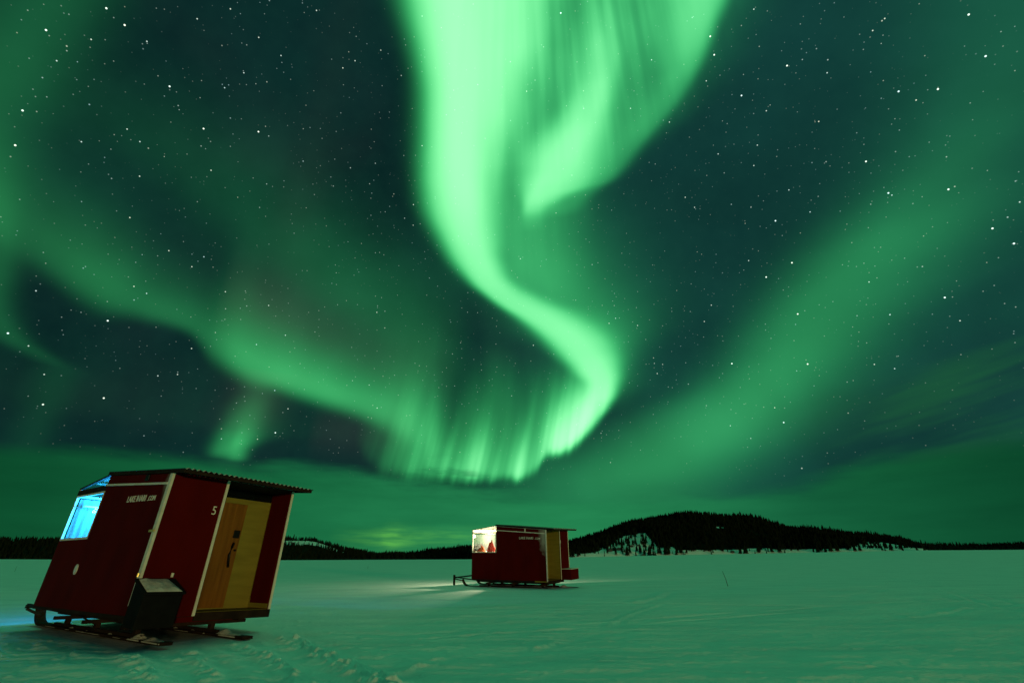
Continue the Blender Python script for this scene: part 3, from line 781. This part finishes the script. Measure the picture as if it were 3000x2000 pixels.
    # storage box on the rear panel
    if not mir:
        ya, yb2 = -.06, .47; xa, xb = L+.05, L+.46
        m = MB(); m.prism([(xa, .25), (xb-.03, .23), (xb, .66), (xa, .84)], 1, ya, yb2); bx = m.build('storage_box', m_black, hut, .015)
        m = MB(); m.prism([(xa-.005, .846), (xb+.03, .664), (xb+.03, .70), (xa-.005, .885)], 1, ya-.02, yb2+.02); ld_ = m.build('lid', m_black, bx, .008)
        def cap(u, v):
            x_ = xa+.03+(xb-xa-.02)*u; y_ = ya+.02+(yb2-ya-.12+.08*u)*v
            e = min(1, 7*min(u, 1-u), 7*min(v, 1-v))
            zz = .885+(.70-.885)*(x_-xa+.005)/(xb-xa+.035)
            hole = max(0, 1-abs(v-1)*3.5)*max(0, 1-abs(u-.45)*2.2)
            return x_, y_, zz+.002+.03*e*(1+.8*mnoise.noise(Vector((x_*9, y_*9, 3))))*(1-hole), zz+.0005
        grid_lump(20, 20, cap, 'snow_cap', m_snowcap, ld_)
        m = MB(); m.tube([(xa-.01, -.05, .90), (xa-.01, -.05, .95)], .018, 8); m.build('knob', m_brass, bx)
        m = MB(); m.tube([(xa-.01, .43, .90), (xa-.01, .43, .96)], .02, 8); m.build('knob', m_letter, bx)
    else:
        xa, xb = L+.045, L+.50; ya, yb2 = W-PN+.06, W-.03
        m = MB(); m.box(xa, xb, ya, yb2, z(-.03), z(.40)); bx = m.build('storage_box', m_red, hut, .006)
        m = MB(); m.box(xa-.003, xb+.02, ya-.02, yb2+.02, z(.403), z(.425)); m.build('lid', m_trim, bx, .004)
    bpy.context.view_layer.update()
    return hut

hut_a = make_hut(0, (.014, .40, 1.0), 340, 'red sled hut with blue lit window, wooden door and black snow topped box')
hut_b = make_hut(1, (1.0, .90, .56), 740, 'red sled hut with warm white lit window standing farther out on the ice')

# things lying inside the far hut's window
def lump(name, mat_, hut, base, sx_, sy_, sz_, seed, label, cat, peak=.6):
    o = grid_lump(14, 14, lambda u, v: (sx_*(u-.5), sy_*(v-.5),
        .004+sz_*max(0, 1-abs(2*u-1)**1.3)**peak*max(0, 1-abs(2*v-1)**1.5)**.6*(1+.55*mnoise.noise(Vector((u*5, v*5, seed*1.7)))), 0.0), name, mat_, None)
    o.matrix_world = hut.matrix_world @ Matrix.Translation(base)
    tag(o, label, cat)
    return o
zb = ZF+1.03
lump('pillow', m_orange, hut_b, (.31, .34, zb), .50, .34, .42, 1, 'orange pillow propped in the warm lit window of the far hut', 'pillow', .75)
lump('pillow', m_brown, hut_b, (.20, .62, zb-.02), .16, .3, .34, 2, 'brown pillow in the front corner of the far hut window', 'pillow', .8)
lump('blanket', m_rcloth, hut_b, (.88, .36, zb), .58, .38, .56, 4, 'red blanket heaped to a peak in the far hut window', 'blanket', .95)
lump('blanket', m_bed, hut_a, (.75, .50, zb), .9, .7, .36, 6, 'rumpled blanket behind the blue lit window of the near hut', 'blanket', .7)

# ------------------------------------------------------------------ ground: snow covered lake ice
def swell(x, y):
    """broad rise of the snow far out"""
    r = np.hypot(x, y); az = np.degrees(np.arctan2(x, y))
    px = (0, 842, 1352, 1671, 1913, 2300, 2679, 3000)
    kk = np.interp(az, [-180, -60]+[math.degrees(azel(p, 1625)[0]) for p in px]+[60, 180], [0, 1.9, 1.9, .7, .8, 1.9, 2.7, 3.5, 4.2, 4.0, 4.0, 0])
    return kk*sstep(60, 330, r)
TRACKS = [
    ([(715, 1866), (790, 1862), (850, 1870), (905, 1895), (960, 1923), (1010, 1950), (1060, 1975), (1110, 1998), (1160, 2030)], .15, .085),
    ([(560, 1876), (620, 1878), (690, 1888), (745, 1903), (790, 1932), (830, 1962), (870, 1996), (900, 2030)], .12, .06),
    ([(480, 1890), (510, 1897), (545, 1910), (575, 1930), (600, 1960), (620, 2000)], .10, .05),
    ([(250, 1890), (330, 1893), (365, 1912), (392, 1938), (415, 1965), (440, 2000)], .12, .06),
    ([(1080, 1992), (1150, 1978), (1240, 1950), (1330, 1920)], .10, .02),
    ([(1860, 1765), (1920, 1752), (1945, 1735)], .16, .03), ([(1780, 1830), (1800, 1815), (1930, 1770)], .08, .015),
    ([(2660, 1805), (2740, 1795), (2820, 1778)], .12, .02), ([(1580, 1898), (1630, 1880)], .10, .025)]
def ground_h(x, y):
    r = np.hypot(x, y)
    h = swell(x, y)
    fade = 1/(1+(r/70)**2)
    h = h+.05*fbm(x*.16, y*.22, 3, 3)*fade
    near = np.exp(-r/28)
    h = h+(.030*fbm(x*.9+.3*y, y*2.1, 4, 9)+.016*np.abs(fbm(x*2.2+y, y*5.5, 3, 21)))*near
    # wind crust: low ragged steps lying across the wind, in patches
    mid = np.exp(-r/45)
    cr = fbm(x*.55-.25*y, y*1.5+.2*x, 4, 61)
    patch = sstep(-.05, .28, fbm(x*.14, y*.14, 3, 63))
    h = h+.035*np.clip(np.abs(cr)*2.2-.1, 0, .6)*patch*mid
    # old drag marks and ski lines crossing the ice
    for ang, off, w_, amp in ((.42, 9.0, .07, .022), (.42, 9.6, .07, .022), (-.22, 16.0, .10, .03), (1.05, -4.0, .08, .025), (1.05, -4.7, .08, .025), (.10, 22.0, .12, .035)):
        dd = -x*math.sin(ang)+y*math.cos(ang)-off+.6*fbm(x*.09, y*.09, 2, 71)
        h = h-amp*np.exp(-(dd/w_)**2)*np.clip(.5+2*fbm(x*.5, y*.5, 2, 73), 0, 1)*mid*1.2+.6*amp*np.exp(-((dd-1.9*w_)/w_)**2)*np.clip(.4+2*fbm(x*1.5, y*1.5, 2, 75), 0, 1)*mid
    # crusty clods, denser close to the near hut
    q = np.exp(-(((x+7.3)/4.5)**2+((y-8.3)/2.6)**2))
    cl = np.clip(vnoise(x*6.5, y*6.5, 31)+.7*vnoise(x*15, y*15, 37)-.30, 0, 1)
    h = h+cl*(.075*q+.030*near)
    for pts, w, amp in TRACKS:
        P = np.array([on_ground(*p) for p in pts])
        best = np.full(x.shape, 9.0)
        sel = (x > P[:, 0].min()-1) & (x < P[:, 0].max()+1) & (y > P[:, 1].min()-1) & (y < P[:, 1].max()+1)
        if not sel.any(): continue
        xx, yy = x[sel], y[sel]; b = np.full(xx.shape, 9.0)
        for (ax, ay), (bx_, by_) in zip(P, P[1:]):
            dx, dy = bx_-ax, by_-ay; t = np.clip(((xx-ax)*dx+(yy-ay)*dy)/(dx*dx+dy*dy), 0, 1)
            b = np.minimum(b, np.hypot(xx-ax-t*dx, yy-ay-t*dy))
        rough = np.clip(.22+1.5*fbm(xx*11, yy*11, 3, 41)+.5*fbm(xx*2.2, yy*2.2, 2, 43), 0, 1.3)
        add = amp*rough*np.exp(-(b/w)**2)-.35*amp*np.exp(-((b-w*1.9)/w)**2)
        h[sel] += add
    # trodden flat under the huts' runners
    for X, Y, T, _, _ in HUTS:
        lx = (x-X)*math.cos(T)+(y-Y)*math.sin(T); ly = -(x-X)*math.sin(T)+(y-Y)*math.cos(T)
        m_ = sstep(-1.6, -.9, lx)*sstep(5.3, 4.6, lx)*sstep(-.5, .15, ly)*sstep(W+.5, W-.15, ly)
        h = h*(1-m_)+(.0)*m_
    return h
az = np.concatenate([np.arange(-180, -66, 4.0), np.arange(-66, 66.01, .17), np.arange(70, 180, 4.0)])
az = np.radians(az)
rr = [0.25]
while rr[-1] < 9000:
    r_ = rr[-1]
    rr.append(r_*(1.05 if r_ < 2.4 else 1.0058 if r_ < 30 else 1.012 if r_ < 120 else 1.05))
rr = np.array(rr)
RR, AA = np.meshgrid(rr, az, indexing='ij')
GX, GY = RR*np.sin(AA), RR*np.cos(AA)
GZ = ground_h(GX, GY)
nR, nAz = RR.shape
V = np.stack([GX.ravel(), GY.ravel(), GZ.ravel()], 1)
V = np.vstack([V, [[0, 0, GZ[0].mean()]]])
i, j = np.meshgrid(np.arange(nR-1), np.arange(nAz), indexing='ij'); j2 = (j+1) % nAz
Fq = np.stack([i*nAz+j, i*nAz+j2, (i+1)*nAz+j2, (i+1)*nAz+j], -1).reshape(-1, 4)[:, ::-1]
ground = np_mesh('ground', V, Fq, m_snow)
bm = bmesh.new(); bm.from_mesh(ground.data); bm.verts.ensure_lookup_table()
for q in range(nAz): bm.faces.new((bm.verts[q], bm.verts[len(V)-1], bm.verts[(q+1) % nAz]))
bm.to_mesh(ground.data); bm.free()
tag(ground, kind='structure')
def gz(x, y): return float(ground_h(np.array([float(x)]), np.array([float(y)]))[0])

# ------------------------------------------------------------------ hills
def interp_az(px, py, a):
    A = [azel(x, y) for x, y in zip(px, py)]
    return np.interp(a, [q[0] for q in A], [q[1] for q in A])
class Hill:
    def __init__(s, name, prof_px, d0, d1, d2, tree_h, mat_, bank=0):
        s.bank = bank
        s.d0, s.d1, s.d2 = d0, d1, d2; s.tree = tree_h
        px, py = [p[0] for p in prof_px], [p[1] for p in prof_px]
        s.px, s.py = px, py
        a0, a1 = azel(px[0], py[0])[0], azel(px[-1], py[-1])[0]
        s.a0, s.a1 = a0, a1
        aa = np.linspace(a0, a1, 320); t = np.linspace(0, 1, 60)**1.4
        dd = d0-8+(d2-d0+8)*t
        D, A = np.meshgrid(dd, aa, indexing='ij')
        X, Y = D*np.sin(A), D*np.cos(A)
        Z = s.h(X, Y)-.4*(D < d0+1)
        n0, n1 = D.shape
        V = np.stack([X.ravel(), Y.ravel(), Z.ravel()], 1)
        i, j = np.meshgrid(np.arange(n0-1), np.arange(n1-1), indexing='ij')
        Fq = np.stack([i*n1+j, i*n1+j+1, (i+1)*n1+j+1, (i+1)*n1+j], -1).reshape(-1, 4)[:, ::-1]
        s.ob = np_mesh(name, V, Fq, mat_); tag(s.ob, kind='structure')
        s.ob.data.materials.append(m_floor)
        s.faceaz = A.ravel()[Fq].mean(1); s.faced = D.ravel()[Fq].mean(1)
        s.facexyz = V[Fq].mean(1)
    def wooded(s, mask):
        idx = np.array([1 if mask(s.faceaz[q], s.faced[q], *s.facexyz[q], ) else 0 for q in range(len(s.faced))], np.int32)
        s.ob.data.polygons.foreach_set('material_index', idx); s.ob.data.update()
    def h(s, x, y):
        d = np.hypot(x, y); a = np.arctan2(x, y)
        e = interp_az(s.px, s.py, a)
        top = np.maximum(.3, CAM_H+np.tan(e)*s.d1-s.tree*.72)
        base = swell(x, y)
        endf = sstep(s.a0, s.a0+.02, a)*sstep(s.a1, s.a1-.015, a)
        up = sstep(s.d0, s.d1, d)**.8*(1-.5*sstep(s.d1, s.d2, d))
        n = fbm(x*.03, y*.03, 3, 55)*2.2*sstep(s.d0, s.d0+30, d)
        return base+(np.maximum(top-base, .2))*up*endf+n*endf*(1-sstep(s.d1-60, s.d1, d)*.7)-.2+s.bank*endf*sstep(s.d0, s.d0+9, d)*(1-sstep(s.d0+40, s.d1, d))

right_hill = Hill('snowy_hill', [(1560, 1628), (1640, 1597), (1668, 1588), (1700, 1578), (1730, 1568), (1760, 1558), (1800, 1546), (1830, 1535), (1870, 1523), (1900, 1515), (1940, 1508), (1980, 1503), (2040, 1502), (2100, 1504), (2150, 1509), (2200, 1517), (2260, 1530), (2300, 1541), (2360, 1549), (2430, 1556), (2500, 1562), (2560, 1565), (2600, 1568), (2650, 1577), (2680, 1592), (2705, 1606), (2740, 1616)], 430, 540, 680, 5.0, m_snow, bank=2.4)
left_hill = Hill('far_ridge', [(-500, 1572), (-200, 1574), (0, 1576), (120, 1579), (300, 1582), (500, 1583), (700, 1579), (830, 1575), (900, 1576), (925, 1579), (960, 1590), (1000, 1602), (1050, 1612), (1100, 1621), (1130, 1622), (1200, 1616), (1280, 1609), (1380, 1597), (1480, 1590), (1580, 1588), (1660, 1592), (1760, 1600), (1900, 1612)], 900, 1150, 1500, 7.0, m_snow)
far_hill = Hill('distant_ridge', [(2400, 1600), (2600, 1595), (2700, 1593), (2800, 1592), (2900, 1594), (2940, 1591), (3000, 1586), (3150, 1580), (3400, 1575)], 1900, 2200, 2700, 6.0, m_snow)

# ------------------------------------------------------------------ conifers
def conifer(rg, h, layers, seg, width=.2):
    """triangles of one tree with its foot at the origin"""
    V, F = [], []
    def ring_cone(z0, z1, rad, seg):
        b = len(V); V.append((rg.uniform(-.02, .02)*h, rg.uniform(-.02, .02)*h, z1)); ph = rg.uniform(0, 6.28)
        for q in range(seg):
            a = ph+6.2832*q/seg; rr_ = rad*(1.12 if q % 2 else .66)*rg.uniform(.75, 1.2)
            V.append((rr_*math.cos(a), rr_*math.sin(a), z0+rg.uniform(-.03, .03)*h))
        for q in range(seg): F.append((b, b+1+q, b+1+(q+1) % seg))
    w = width*h*rg.uniform(.75, 1.25)
    for l in range(layers):
        t0 = l/layers; z0 = h*(.08+.80*t0); z1 = min(h, z0+h*(.42-.10*t0))
        if l == layers-1: z1 = h
        ring_cone(z0, z1, w*(1-t0)**.8*.95+.02*h, seg)
    b = len(V); r_ = .025*h
    for zz, q in ((-.12*h, 1), (.5*h, .4)):
        for a in (0, 2.09, 4.19): V.append((r_*q*math.cos(a), r_*q*math.sin(a), zz))
    for q in range(3):
        n_ = (q+1) % 3; F.append((b+q, b+n_, b+3+n_)); F.append((b+q, b+3+n_, b+3+q))
    return np.array(V), np.array(F)
rg = random.Random(3)
def forest(name, spots, layers, seg, label):
    protos = [conifer(rg, 1.0, layers, seg, rg.uniform(.14, .24)) for _ in range(14)]
    Vs, Fs, off = [], [], 0
    for x, y, z_, h in spots:
        h *= .75+.9*max(0, .5+float(vnoise(np.array([x*.035]), np.array([y*.035]), 91)[0]))*rg.uniform(.6, 1.2)
        v, f = protos[rg.randrange(14)]
        a = rg.uniform(0, 6.28); c, s_ = math.cos(a), math.sin(a)
        vv = np.stack([(v[:, 0]*c-v[:, 1]*s_)*h, (v[:, 0]*s_+v[:, 1]*c)*h, v[:, 2]*h], 1)+np.array([x, y, z_])
        Vs.append(vv); Fs.append(f+off); off += len(v)
    o = np_mesh(name, np.vstack(Vs), np.vstack(Fs), m_tree, False)
    tag(o, label, 'forest', kind='stuff')
    return o
def scatter(hill, n, hmin, hmax, mask):
    out = []
    a = rng.uniform(hill.a0, hill.a1, n); t = rng.uniform(0, 1, n)
    d = hill.d0+2+(hill.d1+.35*(hill.d2-hill.d1)-hill.d0)*t
    x, y = d*np.sin(a), d*np.cos(a); z_ = hill.h(x, y)
    up = np.degrees(np.arctan2(z_-CAM_H, d))
    for q in range(n):
        if not mask(a[q], d[q], x[q], y[q], z_[q]): continue
        out.append((x[q], y[q], z_[q]-.1, rg.uniform(hmin, hmax)))
    return out
def to_px(x, y, z_):
    v = Vector((x, y, z_-CAM_H)); dz = v.dot(FW)
    return 1500+F_PX*v.dot(RT)/dz, 1000-F_PX*v.dot(UP)/dz
# clearings and bare shore are places on the hill: azimuth (deg) and distance up the slope
def d_az(px): return math.degrees(azel(px, 1600)[0])
A = {p: d_az(p) for p in (1660, 1700, 1740, 1790, 1850, 1890, 1930, 2000, 2300, 2420, 2490, 2530, 2600, 2640, 2690, 860, 900, 950, 980, 1010)}
def mask_right(a, d, x, y, z_, floor_=False):
    ad = math.degrees(a); t = (d-430)/110
    n = float(vnoise(np.array([x*.06]), np.array([y*.06]), 77)[0])
    lim = np.interp(ad, [A[1660], A[1740], A[1790], A[1850], A[1890], A[1930], A[2000], A[2300], A[2420], A[2490], A[2530], A[2600], A[2640], A[2690]],
                    [.08, .14, .36, .50, .46, .16, .09, .08, .12, .09, .55, .50, .36, .22])
    lim += .16*n
    if t < lim: return False if floor_ else rg.random() < (.16 if n > 0 else .05)
    if .50 < t < .56 and A[1930] < ad < A[2300] and n > .22: return False
    return True
def mask_left(a, d, x, y, z_, floor_=False):
    ad = math.degrees(a); t = (d-900)/250
    n = float(vnoise(np.array([x*.02]), np.array([y*.02]), 78)[0])
    if A[860]-3 < ad < A[1010]:
        top = np.interp(ad, [A[860], A[950], A[1010]], [.86, .86, .70])
        if top-.22+.2*n < t < top: return False if floor_ else rg.random() < .05
    return True
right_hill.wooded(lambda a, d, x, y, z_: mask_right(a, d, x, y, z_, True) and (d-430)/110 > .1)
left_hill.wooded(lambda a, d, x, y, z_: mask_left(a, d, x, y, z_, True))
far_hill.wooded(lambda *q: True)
forest('hill_forest', scatter(right_hill, 15000, 2.2, 5.6, mask_right), 4, 8, 'dark conifer forest covering the snowy hill beside the far hut')
forest('ridge_forest', scatter(left_hill, 11000, 5.5, 8.5, mask_left), 3, 6, 'black line of forest along the far shore behind the huts')
forest('distant_forest', scatter(far_hill, 3500, 6, 9, lambda *q: True), 3, 5, 'low dark forest on the distant shore at the right')

# single trees on the open snow of the shore
pv = [conifer(rg, 1.0, 6, 10, w_) for w_ in (.15, .18, .22)]
protos = []
for v, f in pv:
    me = bpy.data.meshes.new('shore_spruce')
    me.from_pydata([tuple(p) for p in v], [], [tuple(int(c) for c in t_) for t_ in f]); me.update(); me.materials.append(m_tree)
    protos.append(me)
SHORE = [(1697, 1622, 5), (1716, 1620, 4.2), (1745, 1613, 5), (1768, 1604, 4), (1790, 1606, 3.4), (1806, 1598, 5.2), (1822, 1605, 7.0), (1829, 1616, 4), (1838, 1628, 8.0), (1846, 1618, 6.5), (1854, 1596, 5), (1866, 1612, 5), (1876, 1618, 7.5), (1888, 1626, 6), (1904, 1629, 8.5), (1915, 1628, 6), (1935, 1622, 6), (1950, 1624, 7.5), (1962, 1622, 5), (1985, 1622, 6), (1996, 1620, 7), (2012, 1619, 5), (2170, 1622, 6.5), (2186, 1622, 8), (2222, 1616, 7.5), (2262, 1616, 6), (2285, 1617, 7), (2318, 1612, 4), (2338, 1611, 4), (2398, 1620, 6), (2420, 1619, 6), (2455, 1615, 7), (2505, 1612, 5), (2520, 1612, 6.5), (2535, 1600, 3.4), (2556, 1604, 3), (2590, 1600, 4), (2612, 1611, 6), (2640, 1608, 4)]
for q, (px, py, hh) in enumerate(SHORE):
    d = ray(px, py); a = math.atan2(d.x, d.y)
    # walk out along the sight line until the slope is met
    best = None
    for D in np.arange(431, 530, 2.0):
        x, y = D*math.sin(a), D*math.cos(a); zz = float(right_hill.h(np.array([x]), np.array([y]))[0])
        if zz >= CAM_H+D*math.tan(math.asin(d.z))-.3: best = (x, y, zz); break
    if best is None: best = (440*math.sin(a), 440*math.cos(a), float(right_hill.h(np.array([440*math.sin(a)]), np.array([440*math.cos(a)]))[0]))
    o = bpy.data.objects.new('shore_spruce', protos[q % 3]); COL.objects.link(o)
    o.location = (best[0], best[1], best[2]-.1); o.scale = (hh, hh, hh*1.0); o.rotation_euler = (0, 0, rg.uniform(0, 6.28))
    tag(o, 'small dark spruce standing singly on the snowy foot of the hill', 'tree', 'single spruces on the hill foot')

# boulders on the shore
ROCKS = [(1742, 1619, 1.8), (1760, 1608, 2.6), (1850, 1600, 3.0), (1838, 1590, 3.4), (1872, 1598, 2.8), (1676, 1633, 2.6), (1692, 1628, 1.6), (1786, 1613, 5.0), (1800, 1611, 4.2), (1815, 1610, 4.4), (1864, 1630, 2.4), (1885, 1630, 4.2), (1796, 1634, 1.4), (2146, 1617, 3.0), (2310, 1626, 2.4), (2554, 1602, 3.2)]
def rock_mesh(seed):
    bm = bmesh.new(); bmesh.ops.create_icosphere(bm, subdivisions=3, radius=.5)
    for v in bm.verts:
        n = mnoise.noise(v.co*2.3+Vector((seed*9, 0, 0)))+.5*mnoise.noise(v.co*5+Vector((0, seed*5, 0)))
        v.co = v.co*(1+.35*n); v.co.z = max(-.22, v.co.z*.62)
    me = bpy.data.meshes.new('boulder'); bm.to_mesh(me); bm.free(); me.materials.append(m_rock)
    return me
rms = [rock_mesh(s_) for s_ in range(4)]
for q, (px, py, s_) in enumerate(ROCKS):
    d = ray(px, py); a = math.atan2(d.x, d.y); best = None
    for D in np.arange(431, 520, 1.5):
        x, y = D*math.sin(a), D*math.cos(a); zz = float(right_hill.h(np.array([x]), np.array([y]))[0])
        if zz >= CAM_H+D*math.tan(math.asin(d.z))-.2: best = (x, y, zz); break
    if best is None: best = (434*math.sin(a), 434*math.cos(a), float(right_hill.h(np.array([434*math.sin(a)]), np.array([434*math.cos(a)]))[0]))
    o = bpy.data.objects.new('boulder', rms[q % 4]); COL.objects.link(o)
    o.location = (best[0], best[1], best[2]+.1*s_); o.scale = (s_, s_, s_); o.rotation_euler = (0, 0, rg.uniform(0, 6.28))
    tag(o, 'dark boulder showing through the snow at the foot of the hill', 'rock', 'boulders on the snowy shore')

# marker twigs in the snow
for px, py, hh, lean, lab in ((2134, 1716, .62, (-.16, 0), 'thin dark stick leaning in open snow right of the far hut'),
                              (1077, 1665, .42, (.03, 0), 'short thin stick in snow between the two huts'),
                              (42, 1674, .6, (.05, 0), 'tiny stick in snow at the left edge behind the near hut')):
    x, y = on_ground(px, py); z_ = gz(x, y)
    m = MB(); m.tube([(0, 0, -.15), (lean[0]*.5+.01, 0, hh*.5), (lean[0], lean[1], hh)], .016 if hh > .5 else .012, 6, .009)
    o = m.build('marker_stick', m_twig); o.location = (x, y, z_)
    tag(o, lab, 'stick')

# ------------------------------------------------------------------ render settings
scene.view_settings.view_transform = 'Standard'; scene.view_settings.look = 'None'
scene.view_settings.exposure = 0; scene.view_settings.gamma = 1
scene.cycles.max_bounces = 8; scene.cycles.transparent_max_bounces = 12
scene.cycles.sample_clamp_indirect = 4
scene.cycles.use_denoising = True
